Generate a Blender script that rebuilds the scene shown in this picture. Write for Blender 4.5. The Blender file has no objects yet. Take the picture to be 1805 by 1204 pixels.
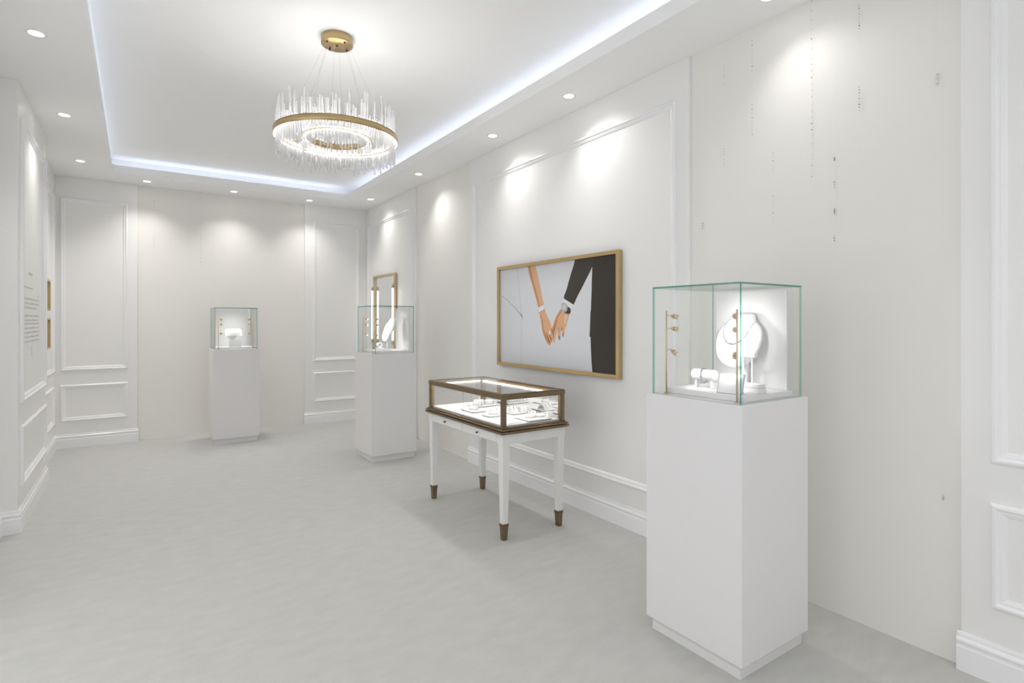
import bpy, bmesh, math, random
from mathutils import Vector, Matrix
random.seed(7)
R = math.radians
scene = bpy.context.scene
col = scene.collection

# ------------------------------------------------------------------ camera, world, exposure
cam_d = bpy.data.cameras.new('camera'); cam = bpy.data.objects.new('camera', cam_d); col.objects.link(cam)
cam_d.sensor_width = 36.0; cam_d.lens = 977.58 / 1805 * 36.0
cam_d.shift_y = -36.0 / 1805
cam_d.clip_start = 0.02
cam.location = (0, 0, 1.45)
cam.rotation_euler = (R(90), 0, R(-34.125))
scene.camera = cam

WORLD = 0.66
world = bpy.data.worlds.new('world'); scene.world = world; world.use_nodes = True
world.node_tree.nodes['Background'].inputs[0].default_value = (0.97, 0.98, 1.0, 1)   # even soft light let in through two added, unseen openings
world.node_tree.nodes['Background'].inputs[1].default_value = WORLD

vs = scene.view_settings
vs.view_transform = 'Standard'; vs.look = 'None'; vs.gamma = 1.0; vs.use_curve_mapping = False
vs.exposure = EXPOSURE = 0.74
cy = scene.cycles
cy.use_denoising = True
cy.max_bounces = 12; cy.diffuse_bounces = 7; cy.glossy_bounces = 5; cy.transmission_bounces = 8
cy.transparent_max_bounces = 40
cy.sample_clamp_indirect = 4.0
def portal(loc, rot_, sx, sy):          # marks an added opening for the world light
    l = bpy.data.lights.new('portal', 'AREA'); l.shape = 'RECTANGLE'; l.size = sx; l.size_y = sy; l.cycles.is_portal = True
    o = bpy.data.objects.new('portal', l); col.objects.link(o); o.location = loc; o.rotation_euler = rot_
portal((-0.82, 1.3, 1.35), (R(90), 0, R(-90)), 4.6, 2.7)     # unseen opening added in the left wall to let soft light in
portal((1.0, -2.25, 1.35), (R(90), 0, R(180)), 3.2, 2.7)     # unseen opening behind the viewer, also added for soft light
cy.caustics_reflective = False; cy.caustics_refractive = False

# light levels of the room's fixtures and the added ceiling uplight
DOWN_W = 27.0        # each recessed downlight
COVE = 2.0           # cove LED strip
CHAND = 8.0         # chandelier LED rings, lower side
ADDED_UP = 50.0      # strips added on top of the chandelier rings to brighten the ceiling
CASE_W = 0.95        # each little spot head in a glass case
TABLE_LED = 15.0     # LED strip in the table showcase
TUBE = 2.5           # mirror light tube

# ------------------------------------------------------------------ materials
def mat(name, color, rough=0.5, metal=0.0, spec=0.5, emit=None, noise=None, bump=None, coat=0.0, aniso=None):
    m = bpy.data.materials.new(name); m.use_nodes = True
    nt = m.node_tree; b = nt.nodes['Principled BSDF']
    b.inputs['Base Color'].default_value = (*color, 1)
    b.inputs['Roughness'].default_value = rough
    b.inputs['Metallic'].default_value = metal
    b.inputs['Specular IOR Level'].default_value = spec
    b.inputs['Coat Weight'].default_value = coat
    tc = nt.nodes.new('ShaderNodeTexCoord')
    if noise:                      # (scale xyz, detail, amount)
        sc, det, amt = noise
        mp = nt.nodes.new('ShaderNodeMapping'); mp.inputs['Scale'].default_value = sc
        nt.links.new(tc.outputs['Object'], mp.inputs[0])
        n = nt.nodes.new('ShaderNodeTexNoise'); n.inputs['Scale'].default_value = 1.0; n.inputs['Detail'].default_value = det
        nt.links.new(mp.outputs[0], n.inputs['Vector'])
        mx = nt.nodes.new('ShaderNodeMix'); mx.data_type = 'RGBA'
        mx.inputs[6].default_value = (*[c * (1 - amt) for c in color], 1)
        mx.inputs[7].default_value = (*[min(1, c * (1 + amt)) for c in color], 1)
        nt.links.new(n.outputs['Fac'], mx.inputs[0]); nt.links.new(mx.outputs[2], b.inputs['Base Color'])
    if bump:                       # (scale xyz, strength, distance)
        sc, st, dist = bump
        mp = nt.nodes.new('ShaderNodeMapping'); mp.inputs['Scale'].default_value = sc
        nt.links.new(tc.outputs['Object'], mp.inputs[0])
        n = nt.nodes.new('ShaderNodeTexNoise'); n.inputs['Scale'].default_value = 1.0; n.inputs['Detail'].default_value = 3
        nt.links.new(mp.outputs[0], n.inputs['Vector'])
        bp = nt.nodes.new('ShaderNodeBump'); bp.inputs['Strength'].default_value = st; bp.inputs['Distance'].default_value = dist
        nt.links.new(n.outputs['Fac'], bp.inputs['Height']); nt.links.new(bp.outputs[0], b.inputs['Normal'])
    if emit:
        b.inputs['Emission Color'].default_value = (*emit[0], 1)
        b.inputs['Emission Strength'].default_value = emit[1]
    return m

def schlick(nt, f0):
    """reflectance of a thin clear pane, the same from both sides of each surface"""
    lw = nt.nodes.new('ShaderNodeLayerWeight'); lw.inputs[0].default_value = 0.5
    pw = nt.nodes.new('ShaderNodeMath'); pw.operation = 'POWER'; pw.inputs[1].default_value = 5.0
    ma = nt.nodes.new('ShaderNodeMath'); ma.operation = 'MULTIPLY_ADD'; ma.inputs[1].default_value = 1 - f0; ma.inputs[2].default_value = f0
    nt.links.new(lw.outputs['Facing'], pw.inputs[0]); nt.links.new(pw.outputs[0], ma.inputs[0])
    return ma.outputs[0]
def glass_mat(name, tint, ior=1.45, rough=0.0):
    m = bpy.data.materials.new(name); m.use_nodes = True
    nt = m.node_tree; nt.nodes.remove(nt.nodes['Principled BSDF'])
    t = nt.nodes.new('ShaderNodeBsdfTransparent'); t.inputs[0].default_value = (*tint, 1)
    g = nt.nodes.new('ShaderNodeBsdfGlossy'); g.inputs['Roughness'].default_value = rough
    f = schlick(nt, ((ior-1)/(ior+1))**2)
    mx = nt.nodes.new('ShaderNodeMixShader')
    nt.links.new(f, mx.inputs[0]); nt.links.new(t.outputs[0], mx.inputs[1]); nt.links.new(g.outputs[0], mx.inputs[2])
    nt.links.new(mx.outputs[0], nt.nodes['Material Output'].inputs[0])
    return m

def crystal_mat(name):
    m = bpy.data.materials.new(name); m.use_nodes = True
    nt = m.node_tree; nt.nodes.remove(nt.nodes['Principled BSDF'])
    t = nt.nodes.new('ShaderNodeBsdfTransparent'); t.inputs[0].default_value = (0.985, 0.985, 0.99, 1)
    g = nt.nodes.new('ShaderNodeBsdfGlossy'); g.inputs['Roughness'].default_value = 0.06
    d = nt.nodes.new('ShaderNodeBsdfTranslucent'); d.inputs[0].default_value = (0.95, 0.95, 0.96, 1)
    fr = schlick(nt, 0.06)
    m1 = nt.nodes.new('ShaderNodeMixShader'); m1.inputs[0].default_value = 0.28
    nt.links.new(t.outputs[0], m1.inputs[1]); nt.links.new(d.outputs[0], m1.inputs[2])
    m2 = nt.nodes.new('ShaderNodeMixShader')
    nt.links.new(fr, m2.inputs[0]); nt.links.new(m1.outputs[0], m2.inputs[1]); nt.links.new(g.outputs[0], m2.inputs[2])
    nt.links.new(m2.outputs[0], nt.nodes['Material Output'].inputs[0])
    return m

M = {}
M['paint'] = mat('white_satin_paint', (0.87, 0.865, 0.855), 0.38, spec=0.4, noise=((1.5, 1.5, 1.5), 2, 0.008))
M['gloss'] = mat('white_gloss_moulding', (0.89, 0.89, 0.90), 0.22, spec=0.5)
M['textile'] = mat('ivory_wall_textile', (0.85, 0.84, 0.805), 0.75, spec=0.25, noise=((60, 60, 6), 4, 0.006), bump=((220, 220, 30), 0.12, 0.001))
M['ceil'] = mat('ceiling_paint', (0.92, 0.92, 0.92), 0.7, spec=0.3)
M['carpet'] = mat('grey_carpet', (0.555, 0.555, 0.535), 0.95, spec=0.1, noise=((7, 16, 7), 6, 0.09), bump=((420, 420, 420), 0.6, 0.004))
M['pedestal'] = mat('pedestal_lacquer', (0.78, 0.77, 0.775), 0.30, spec=0.45)
M['plinth'] = mat('plinth_lacquer', (0.76, 0.755, 0.75), 0.4, spec=0.4)
M['glass'] = glass_mat('clear_glass', (0.996, 0.999, 0.997))
M['edge'] = glass_mat('green_glass_edge', (0.34, 0.68, 0.60), rough=0.05)
M['edge_clear'] = glass_mat('clear_glass_edge', (0.86, 0.88, 0.88), rough=0.05)
M['brass'] = mat('brushed_brass', (0.54, 0.40, 0.21), 0.32, metal=1.0, noise=((4, 4, 220), 3, 0.10))
M['gold'] = mat('satin_gold', (0.60, 0.44, 0.22), 0.35, metal=1.0)
M['bronze'] = mat('antique_bronze', (0.235, 0.172, 0.105), 0.34, metal=0.85, noise=((30, 30, 30), 4, 0.16))
M['palegold'] = mat('pale_gold', (0.62, 0.50, 0.34), 0.4, metal=0.9)
M['stand'] = mat('champagne_gold', (0.70, 0.54, 0.36), 0.38, metal=0.9)
M['darkmetal'] = mat('dark_metal', (0.10, 0.08, 0.07), 0.4, metal=0.8)
M['crystal'] = crystal_mat('crystal_rod')
M['led_cool'] = mat('led_cool', (0.9, 0.93, 1), 0.5, emit=((0.80, 0.86, 1.0), COVE))
M['led_ring'] = mat('led_ring', (1, 1, 1), 0.5, emit=((1.0, 0.97, 0.93), CHAND))
M['added_uplight'] = mat('added_ring_uplight', (1, 1, 1), 0.5, emit=((1.0, 0.97, 0.93), ADDED_UP))
M['led_table'] = mat('led_table', (1, 1, 1), 0.5, emit=((1.0, 0.96, 0.90), TABLE_LED))
M['led_tube'] = mat('led_tube', (1, 1, 1), 0.4, emit=((1.0, 0.98, 0.96), TUBE))
M['lens'] = mat('downlight_lens', (1, 1, 1), 0.5, emit=((1.0, 0.97, 0.92), 9.0))
M['spotlens'] = mat('case_spot_lens', (1, 1, 1), 0.5, emit=((1.0, 0.98, 0.95), 6.0))
M['velvet'] = mat('white_display_leather', (0.84, 0.84, 0.84), 0.55, spec=0.3)
M['board'] = mat('white_backboard', (0.80, 0.80, 0.80), 0.6, spec=0.2, noise=((90, 90, 5), 3, 0.02))
M['tray'] = mat('tray_white', (0.82, 0.82, 0.82), 0.45, spec=0.3)
M['card'] = mat('card_face', (0.78, 0.79, 0.79), 0.5)
M['cardedge'] = mat('card_edge_grey', (0.50, 0.51, 0.52), 0.4)
M['silver'] = mat('bright_silver', (0.75, 0.76, 0.78), 0.12, metal=1.0)
M['pearl'] = mat('pearl_white', (0.85, 0.84, 0.83), 0.2, spec=0.7)
M['gem'] = mat('crystal_bead', (0.45, 0.46, 0.48), 0.08, metal=0.9)
M['acrylic'] = mat('frosted_acrylic', (0.80, 0.81, 0.82), 0.2, spec=0.5)
M['mirror'] = mat('mirror_silver', (0.90, 0.91, 0.91), 0.02, metal=1.0)
M['tablewhite'] = mat('table_white_lacquer', (0.79, 0.79, 0.775), 0.3, spec=0.45)
M['ink'] = mat('grey_lettering', (0.52, 0.51, 0.50), 0.6)
# ------------------------------------------------------------------ mesh helpers
class MB:
    def __init__(s): s.v = []; s.f = []; s.m = []; s.sm = []
    def _add(s, vs_, fs_, m=0, smooth=False):
        o = len(s.v); s.v += [tuple(p) for p in vs_]
        for i, f in enumerate(fs_):
            s.f.append([o + k for k in f]); s.m.append(m[i] if isinstance(m, (list, tuple)) else m); s.sm.append(smooth)
        return s
    def box(s, x0, x1, y0, y1, z0, z1, m=0):
        v = [(x0,y0,z0),(x1,y0,z0),(x1,y1,z0),(x0,y1,z0),(x0,y0,z1),(x1,y0,z1),(x1,y1,z1),(x0,y1,z1)]
        f = [(0,3,2,1),(4,5,6,7),(0,1,5,4),(1,2,6,5),(2,3,7,6),(3,0,4,7)]
        return s._add(v, f, m)
    def taper(s, c0, h0, c1, h1, m=0):      # square frustum from centre c0 half h0 to c1 half h1
        v = []
        for c, h in ((c0, h0), (c1, h1)):
            v += [(c[0]-h,c[1]-h,c[2]),(c[0]+h,c[1]-h,c[2]),(c[0]+h,c[1]+h,c[2]),(c[0]-h,c[1]+h,c[2])]
        return s._add(v, [(0,3,2,1),(4,5,6,7),(0,1,5,4),(1,2,6,5),(2,3,7,6),(3,0,4,7)], m)
    def cyl(s, p0, p1, r0, r1=None, n=16, m=0, caps=True):
        r1 = r0 if r1 is None else r1
        p0 = Vector(p0); p1 = Vector(p1); d = (p1 - p0).normalized()
        a = d.orthogonal().normalized(); b = d.cross(a)
        v = []
        for p, r in ((p0, r0), (p1, r1)):
            for i in range(n):
                t = 2 * math.pi * i / n; v.append(p + a * (r * math.cos(t)) + b * (r * math.sin(t)))
        s._add(v, [(i, (i+1) % n, n + (i+1) % n, n + i) for i in range(n)], m, True)
        if caps:
            o = len(s.v) - 2 * n
            s.f.append([o + i for i in reversed(range(n))]); s.m.append(m); s.sm.append(False)
            s.f.append([o + n + i for i in range(n)]); s.m.append(m); s.sm.append(False)
        return s
    def lathe(s, prof, c=(0,0,0), n=32, m=0, smooth=True, axis='z', close=False):
        v = []
        for r, z in prof:
            for i in range(n):
                t = 2 * math.pi * i / n; x, y = r * math.cos(t), r * math.sin(t)
                p = (x, y, z) if axis == 'z' else ((z, x, y) if axis == 'x' else (y, z, x))
                v.append((c[0]+p[0], c[1]+p[1], c[2]+p[2]))
        k = len(prof); rng = range(k) if close else range(k - 1)
        f = []
        for j in rng:
            j2 = (j + 1) % k
            for i in range(n):
                f.append((j*n+i, j*n+(i+1) % n, j2*n+(i+1) % n, j2*n+i))
        return s._add(v, f, m, smooth)
    def tube(s, pts, r, n=8, m=0, closed=False):
        P = [Vector(p) for p in pts]; k = len(P); v = []
        for i, p in enumerate(P):
            a_ = P[(i-1) % k] if (closed or i) else P[0]; b_ = P[(i+1) % k] if (closed or i < k-1) else P[-1]
            d = (b_ - a_).normalized()
            u = d.cross(Vector((0.13, 0.21, 0.97))); u = u.normalized() if u.length > 1e-5 else d.orthogonal().normalized()
            w = d.cross(u)
            for j in range(n):
                t = 2*math.pi*j/n; v.append(p + u*(r*math.cos(t)) + w*(r*math.sin(t)))
        f = []
        for i in range(k if closed else k-1):
            i2 = (i+1) % k
            for j in range(n): f.append((i*n+j, i*n+(j+1) % n, i2*n+(j+1) % n, i2*n+j))
        return s._add(v, f, m, True)
    def ball(s, c, r, n=8, m=0, sz=1.0):
        prof = [(max(1e-5, r*math.sin(math.pi*i/(n//2+2))), -r*sz*math.cos(math.pi*i/(n//2+2))) for i in range(n//2+3)]
        return s.lathe(prof, c, n, m)
    def gem(s, c, r, m=0, sz=1.3):
        x, y, z = c
        return s._add([(x,y,z+r*sz),(x+r,y,z),(x,y+r,z),(x-r,y,z),(x,y-r,z),(x,y,z-r*sz)],
                      [(0,1,2),(0,2,3),(0,3,4),(0,4,1),(5,2,1),(5,3,2),(5,4,3),(5,1,4)], m)
    def poly(s, pts, m=0): return s._add(pts, [tuple(range(len(pts)))], m)
    def build(s, name, mats, parent=None, bevel=0.0, seg=2):
        me = bpy.data.meshes.new(name); me.from_pydata(s.v, [], s.f)
        for m_ in (mats if isinstance(mats, (list, tuple)) else [mats]): me.materials.append(M[m_] if isinstance(m_, str) else m_)
        for p, mi, sm in zip(me.polygons, s.m, s.sm): p.material_index = mi; p.use_smooth = sm
        bm = bmesh.new(); bm.from_mesh(me); bmesh.ops.recalc_face_normals(bm, faces=bm.faces); bm.to_mesh(me); bm.free()
        me.update()
        o = bpy.data.objects.new(name, me); col.objects.link(o)
        if parent: o.parent = parent
        if bevel:
            b = o.modifiers.new('bevel', 'BEVEL'); b.width = bevel; b.segments = seg; b.limit_method = 'ANGLE'; b.angle_limit = R(40)
        return o

def tag(o, label=None, cat=None, group=None, kind=None):
    if label: o['label'] = label
    if cat: o['category'] = cat
    if group: o['group'] = group
    if kind: o['kind'] = kind
    return o
def thing(name, label, cat, loc=(0,0,0), rz=0.0, group=None):
    o = bpy.data.objects.new(name, None); col.objects.link(o); o.empty_display_size = 0.05
    o.location = loc; o.rotation_euler = (0, 0, rz)
    return tag(o, label, cat, group)
def part_label(o, t): o['label'] = t; return o
def spot(parent, loc, target, watts, angle, blend, radius, color=(1, 0.97, 0.94)):
    l = bpy.data.lights.new('lamp', 'SPOT'); l.energy = watts; l.spot_size = R(angle); l.spot_blend = blend
    l.shadow_soft_size = radius; l.color = color
    o = bpy.data.objects.new('lamp', l); col.objects.link(o); o.parent = parent; o.location = loc
    d = Vector(target) - Vector(loc); o.rotation_euler = d.to_track_quat('-Z', 'Y').to_euler()
    return o

# ------------------------------------------------------------------ the room
YR, YF, CZ = -2.2, 8.10, 3.10           # rear wall, far panel face, soffit height
XR, XL = 2.85, -0.765                   # right panel face, left wall face
TX0, TX1, TY0, TY1 = -0.22, 2.40, -1.2, 7.585   # ceiling tray opening

tag(MB().box(-0.95, 3.0, YR-0.1, 8.25, -0.05, 0).build('floor', 'carpet'), 'pale grey low pile carpet across the whole room', kind='structure')

w_r = tag(MB().box(2.877, 2.98, YR, 8.23, 0, 3.42).build('wall_right', 'textile'), 'right wall with recessed ivory textile fields between white panelling', kind='structure')
w_b = tag(MB().box(-0.87, 2.877, 8.128, 8.23, 0, 3.42).build('wall_back', 'textile'), 'far wall with recessed ivory textile field between panelled piers', kind='structure')
w_l = tag(MB().box(-0.87, XL, YR, -1.0, 0, 3.42).box(-0.87, XL, 3.6, 8.128, 0, 3.42).box(-0.87, XL, -1.0, 3.6, 2.7, 3.42).build('wall_left', 'paint'), 'left wall in white panelling', kind='structure')  # gap beside the viewer is added to let ambient light in
w_f = tag(MB().box(-0.87, -0.6, YR-0.1, YR, 0, 3.42).box(2.6, 2.877, YR-0.1, YR, 0, 3.42).box(-0.6, 2.6, YR-0.1, YR, 2.7, 3.42).build('wall_front', 'paint'), 'white wall with a wide opening added for soft light opposite the far wall', kind='structure')

RP = [(6.335, 8.128), (2.243, 4.99), (YR, 0.866)]
for y0, y1 in RP: MB().box(XR, 2.877, y0, y1, 0, CZ).build('wall_panel', 'paint', w_r, 0.003)
MB().box(XL, 0.012, YF, 8.128, 0, CZ).build('wall_panel', 'paint', w_b, 0.003)
MB().box(1.965, XR, YF, 8.128, 0, CZ).build('wall_panel', 'paint', w_b, 0.003)
MB().box(XL, -0.67, 5.04, 6.44, 0, CZ).build('wall_panel', 'paint', w_l, 0.003)

PROF = [(0, 0), (0, .010), (.003, .016), (.009, .021), (.016, .022), (.021, .019), (.024, .013), (.027, .012), (.035, .012), (.038, .009), (.044, .007), (.047, .003), (.05, 0)]
def moulding(parent, u0, u1, v0, v1, fn):
    """mitred panel moulding; fn(u, v, w) maps wall coordinates to space"""
    b = MB(); n = len(PROF); v = []
    for d, w in PROF:
        v += [fn(u0+d, v0+d, w), fn(u1-d, v0+d, w), fn(u1-d, v1-d, w), fn(u0+d, v1-d, w)]
    f = []
    for j in range(n-1):
        for i in range(4): f.append((j*4+i, j*4+(i+1) % 4, (j+1)*4+(i+1) % 4, (j+1)*4+i))
    b._add(v, f)
    return b.build('panel_moulding', 'gloss', parent)
fR = lambda u, v, w: (XR - w, u, v)
fB = lambda u, v, w: (u, YF - w, v)
fL = lambda u, v, w: (-0.67 + w, u, v)
fL2 = lambda u, v, w: (XL + w, u, v)
UP, LO = (0.88, 2.86), (0.30, 0.72)
moulding(w_r, 2.335, 4.91, 0.295, 2.86, fR)
for z in (UP, LO):
    moulding(w_r, 6.415, 8.0, *z, fR)
    moulding(w_r, -0.70, 0.765, *z, fR)
    moulding(w_b, -0.715, -0.082, *z, fB)
    moulding(w_b, 2.08, 2.745, *z, fB)
    moulding(w_l, 5.115, 6.36, *z, fL)
    moulding(w_l, 6.56, 7.93, *z, fL2)

BPROF = [(0.018, 0), (0.018, .098), (.014, .103), (.0135, .112), (.017, .117), (.0185, .124), (.0165, .131), (.0105, .138), (.010, .147), (.0075, .155), (0, .157)]
def baseboard(name, p0, p1, nrm, label):
    b = MB(); v = []
    for p in (p0, p1):
        for o_, z in BPROF: v.append((p[0]+nrm[0]*o_, p[1]+nrm[1]*o_, z))
        v.append((p[0], p[1], 0))
    k = len(BPROF) + 1
    f = [(i, (i+1) % k, k+(i+1) % k, k+i) for i in range(k)] + [tuple(range(k)), tuple(range(2*k-1, k-1, -1))]
    b._add(v, f)
    return tag(b.build(name, 'gloss'), label, kind='structure')
baseboard('baseboard_right', (XR, 2.232), (XR, 5.0), (-1, 0), 'white skirting below the panelled pier with the framed photograph')
baseboard('baseboard_right', (XR, 6.325), (XR, 8.1), (-1, 0), 'white skirting below the mirror pier in the far right corner')
baseboard('baseboard_right', (XR, YR), (XR, 0.876), (-1, 0), 'white skirting of the nearest right hand pier')
baseboard('baseboard_back', (XL, YF), (0.022, YF), (0, -1), 'white skirting under the far left pier')
baseboard('baseboard_back', (1.955, YF), (XR, YF), (0, -1), 'white skirting under the far right pier')
baseboard('baseboard_left', (-0.67, 5.04), (-0.67, 6.455), (1, 0), 'white skirting of the projecting left pier with lettering')
baseboard('baseboard_left', (-0.765, 5.04), (-0.652, 5.04), (0, -1), 'short skirting return on the near end of the left pier')
baseboard('baseboard_left', (XL, 6.44), (XL, YF), (1, 0), 'white skirting of the left wall beyond the projecting pier')
baseboard('baseboard_left', (XL, 3.6), (XL, 5.04), (1, 0), 'white skirting of the left wall before the projecting pier')

c = MB()
E_ = .02
c.box(-0.87, TX0-E_, YR, 8.23, CZ, CZ+.03); c.box(TX1+E_, 2.98, YR, 8.23, CZ, CZ+.03)
c.box(TX0-E_, TX1+E_, TY1+E_, 8.23, CZ, CZ+.03); c.box(TX0-E_, TX1+E_, YR, TY0-E_, CZ, CZ+.03)
ceiling = tag(c.build('ceiling', 'ceil'), 'white plaster soffit around a raised ceiling tray', kind='structure')
c = MB(); G = 0.27
c.box(TX0-G-.02, TX0-G, TY0-G, TY1+G, CZ+.03, 3.40); c.box(TX1+G, TX1+G+.02, TY0-G, TY1+G, CZ+.03, 3.40)
c.box(TX0-G, TX1+G, TY1+G, TY1+G+.02, CZ+.03, 3.40); c.box(TX0-G, TX1+G, TY0-G-.02, TY0-G, CZ+.03, 3.40)
c.build('cove_side', 'ceil', ceiling)
c = MB()
c.box(TX0-.02, TX0, TY0-.02, TY1+.02, CZ, CZ+.09); c.box(TX1, TX1+.02, TY0-.02, TY1+.02, CZ, CZ+.09)
c.box(TX0, TX1, TY1, TY1+.02, CZ, CZ+.09); c.box(TX0, TX1, TY0-.02, TY0, CZ, CZ+.09)
c.build('tray_fascia', 'ceil', ceiling)
c = MB(); c.box(-0.87, 2.98, YR-.1, 8.25, 3.315, 3.42)
c.box(TX0, TX1, TY0, TY1, 3.30, 3.32)
c.build('tray_ceiling', 'ceil', ceiling)
for a in ((TX0-.24, TX0-.21, TY0, TY1), (TX1+.21, TX1+.24, TY0, TY1), (TX0, TX1, TY1+.21, TY1+.24), (TX0, TX1, TY0-.24, TY0-.21)):
    MB().box(*a, CZ+.031, CZ+.045).build('led_strip', 'led_cool', ceiling)

# ------------------------------------------------------------------ recessed downlights
DL = [(-0.475, 4.16, 'left soffit nearest the viewer'), (-0.475, 5.68, 'left soffit, middle of the three in view'), (-0.475, 7.22, 'left soffit nearest the far wall'),
      (0.105, 7.83, 'far soffit near the left corner'), (1.03, 7.83, 'far soffit above the far pedestal'), (1.96, 7.83, 'far soffit near the right corner'),
      (2.625, 7.28, 'right soffit above the wall mirror'), (2.625, 5.74, 'right soffit above the middle pedestal'),
      (2.625, 4.18, 'right soffit above the far end of the photograph'), (2.625, 3.13, 'right soffit above the near end of the photograph'),
      (2.66, 1.60, 'right soffit cut by the top edge of the picture'),
      (2.625, 0.10, 'right soffit beside the viewer'), (2.625, -1.40, 'right soffit behind the viewer'),
      (-0.475, 2.62, 'left soffit beside the viewer'), (-0.475, 1.05, 'left soffit just beside the viewer'), (-0.475, -0.60, 'left soffit behind the viewer')]
ring_me = lens_me = None
for x, y, where in DL:
    t = thing('downlight', 'round recessed ceiling downlight in the ' + where, 'downlight', (x, y, CZ), group='recessed downlights')
    if ring_me is None:
        r_ = MB().lathe([(.036, .0), (.036, -.003), (.040, -.005), (.048, -.004), (.050, 0)], n=32).build('trim_ring', 'gloss', t); ring_me = r_.data
        l_ = MB().lathe([(.0001, -.002), (.036, -.002)], n=32).build('lens', 'lens', t); lens_me = l_.data
    else:
        for n_, me in (('trim_ring', ring_me), ('lens', lens_me)):
            o = bpy.data.objects.new(n_, me); col.objects.link(o); o.parent = t
    tilt = (-0.06, -0.24, -1) if x > 2 else ((0, -0.20, -1) if y > 7.5 else (0.20, -0.0, -1))
    spot(t, (0, 0, -.012), (tilt[0], tilt[1], -.012 + tilt[2]), DOWN_W * (.30 if x > 2.64 else .62 if x > 2 else 1.0), 128 if x > 2 else 122, 1.0, 0.05)

# ------------------------------------------------------------------ pedestals with glass cases
def pedestal(loc, rz, label):
    t = thing('display_pedestal', label, 'pedestal', loc, rz, 'white display pedestals')
    MB().box(-.23, .23, -.23, .23, 0, .06).build('plinth', 'plinth', t)
    MB().box(-.25, .25, -.25, .25, .06, 1.11).build('body', 'pedestal', t, 0.0025)
def pane(name, x0, x1, y0, y1, z0, z1, thin, parent, edge='edge'):
    m = {'x': [1,1,1,0,1,0], 'y': [1,1,0,1,0,1], 'z': [0,0,1,1,1,1]}[thin]
    return MB().box(x0, x1, y0, y1, z0, z1, m).build(name, ['glass', edge], parent)
def glass_case(loc, rz, label):
    t = thing('glass_case', label, 'glass case', (loc[0], loc[1], 1.1105), rz, 'glass cases on the pedestals')
    a, k, h = .23, .007, .492
    pane('pane', -a, -a+k, -a, a, 0, h, 'x', t); pane('pane', a-k, a, -a, a, 0, h, 'x', t)
    pane('pane', -a+k, a-k, -a, -a+k, 0, h, 'y', t); pane('pane', -a+k, a-k, a-k, a, 0, h, 'y', t)
    pane('top_pane', -a, a, -a, a, h, h+k, 'z', t)
def rot(p, rz): return (p[0]*math.cos(rz)-p[1]*math.sin(rz), p[0]*math.sin(rz)+p[1]*math.cos(rz))
def at(base, rz, x, y, z):
    q = rot((x, y), rz); return (base[0]+q[0], base[1]+q[1], z)
def light_stand(base, rz, y, label, aims, watts):
    t = thing('case_light_stand', label, 'light stand', at(base, rz, -.185, y, 1.111), rz, 'gold spotlight stands in the cases')
    MB().cyl((0,0,0), (0,0,.003), .012, n=16).build('foot', 'stand', t)
    MB().cyl((0,0,.002), (0,0,.388), .0038, n=10).build('pole', 'stand', t)
    s = -1 if y > 0 else 1
    for h, dz in zip((.365, .305, .205), aims):
        d = Vector((.62, .78*s, 0)); e = Vector((d.x*.022, d.y*.022, h))
        ar = MB().cyl((0,0,h), e, .0017, n=8); ar.ball(e, .0035, 8); ar.build('arm', 'stand', t)
        dd = Vector((.75, .55*s, dz)).normalized(); p = e + dd*.032
        hd = MB().cyl(e + dd*.002, e + dd*.010, .0085, n=14); hd.cyl(e + dd*.011, p, .0108, n=18)
        hd = hd.build('spot_head', 'stand', t)
        MB().cyl(p, p + dd*.0006, .0088, n=16).build('lens', 'spotlens', hd)
        spot(t, p + dd*.004, p + dd*.3, watts, 96, 1.0, 0.008, (1, 0.98, 0.95))
def backboard(base, rz, label):
    t = tag(MB().box(-.006, .006, -.185, .185, 0, .455).build('display_backboard', 'board', None, .001), label, 'backboard', 'white boards at the back of the cases')
    t.location = at(base, rz, .196, 0, 1.137); t.rotation_euler = (0, 0, rz)
def riser(base, rz, label):
    t = tag(MB().box(-.165, .203, -.205, .205, 0, .026).build('display_riser', 'velvet', None, .002), label, 'riser', 'white risers in the cases')
    t.location = at(base, rz, 0, 0, 1.1105); t.rotation_euler = (0, 0, rz)

P1, P2, P3 = ((2.25, 1.567), 0.0), ((2.237, 5.742), 0.0), ((0.992, 7.56), R(90))
for (b, rz), w in ((P1, 'nearest the viewer, on the right'), (P2, 'in the middle, left of the bronze table'), (P3, 'standing before the far wall')):
    pedestal((b[0], b[1], 0), rz, 'square white pedestal ' + w)
    glass_case(b, rz, 'clear glass case on the pedestal ' + w)
    riser(b, rz, 'low white riser inside the case ' + w)
    backboard(b, rz, 'white upright board inside the case ' + w)
    light_stand(b, rz, .185, 'gold stand of three spots, ' + {P1: 'far front corner of the nearest case', P2: 'far front corner of the middle case', P3: 'left corner of the far case'}[(b, rz)], (-.25, -.12, -.75) if b is P1[0] else (-.3, -.3, -.7), CASE_W*{P1: 1, P2: .8, P3: .34}[(b, rz)])
    light_stand(b, rz, -.185, 'gold stand of three spots, ' + {P1: 'near front corner of the nearest case', P2: 'near front corner of the middle case', P3: 'right corner of the far case'}[(b, rz)], (-.25, -.12, -.75) if b is P1[0] else (-.3, -.3, -.7), CASE_W*{P1: 1, P2: .8, P3: .34}[(b, rz)])
Z0 = 1.137

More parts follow.
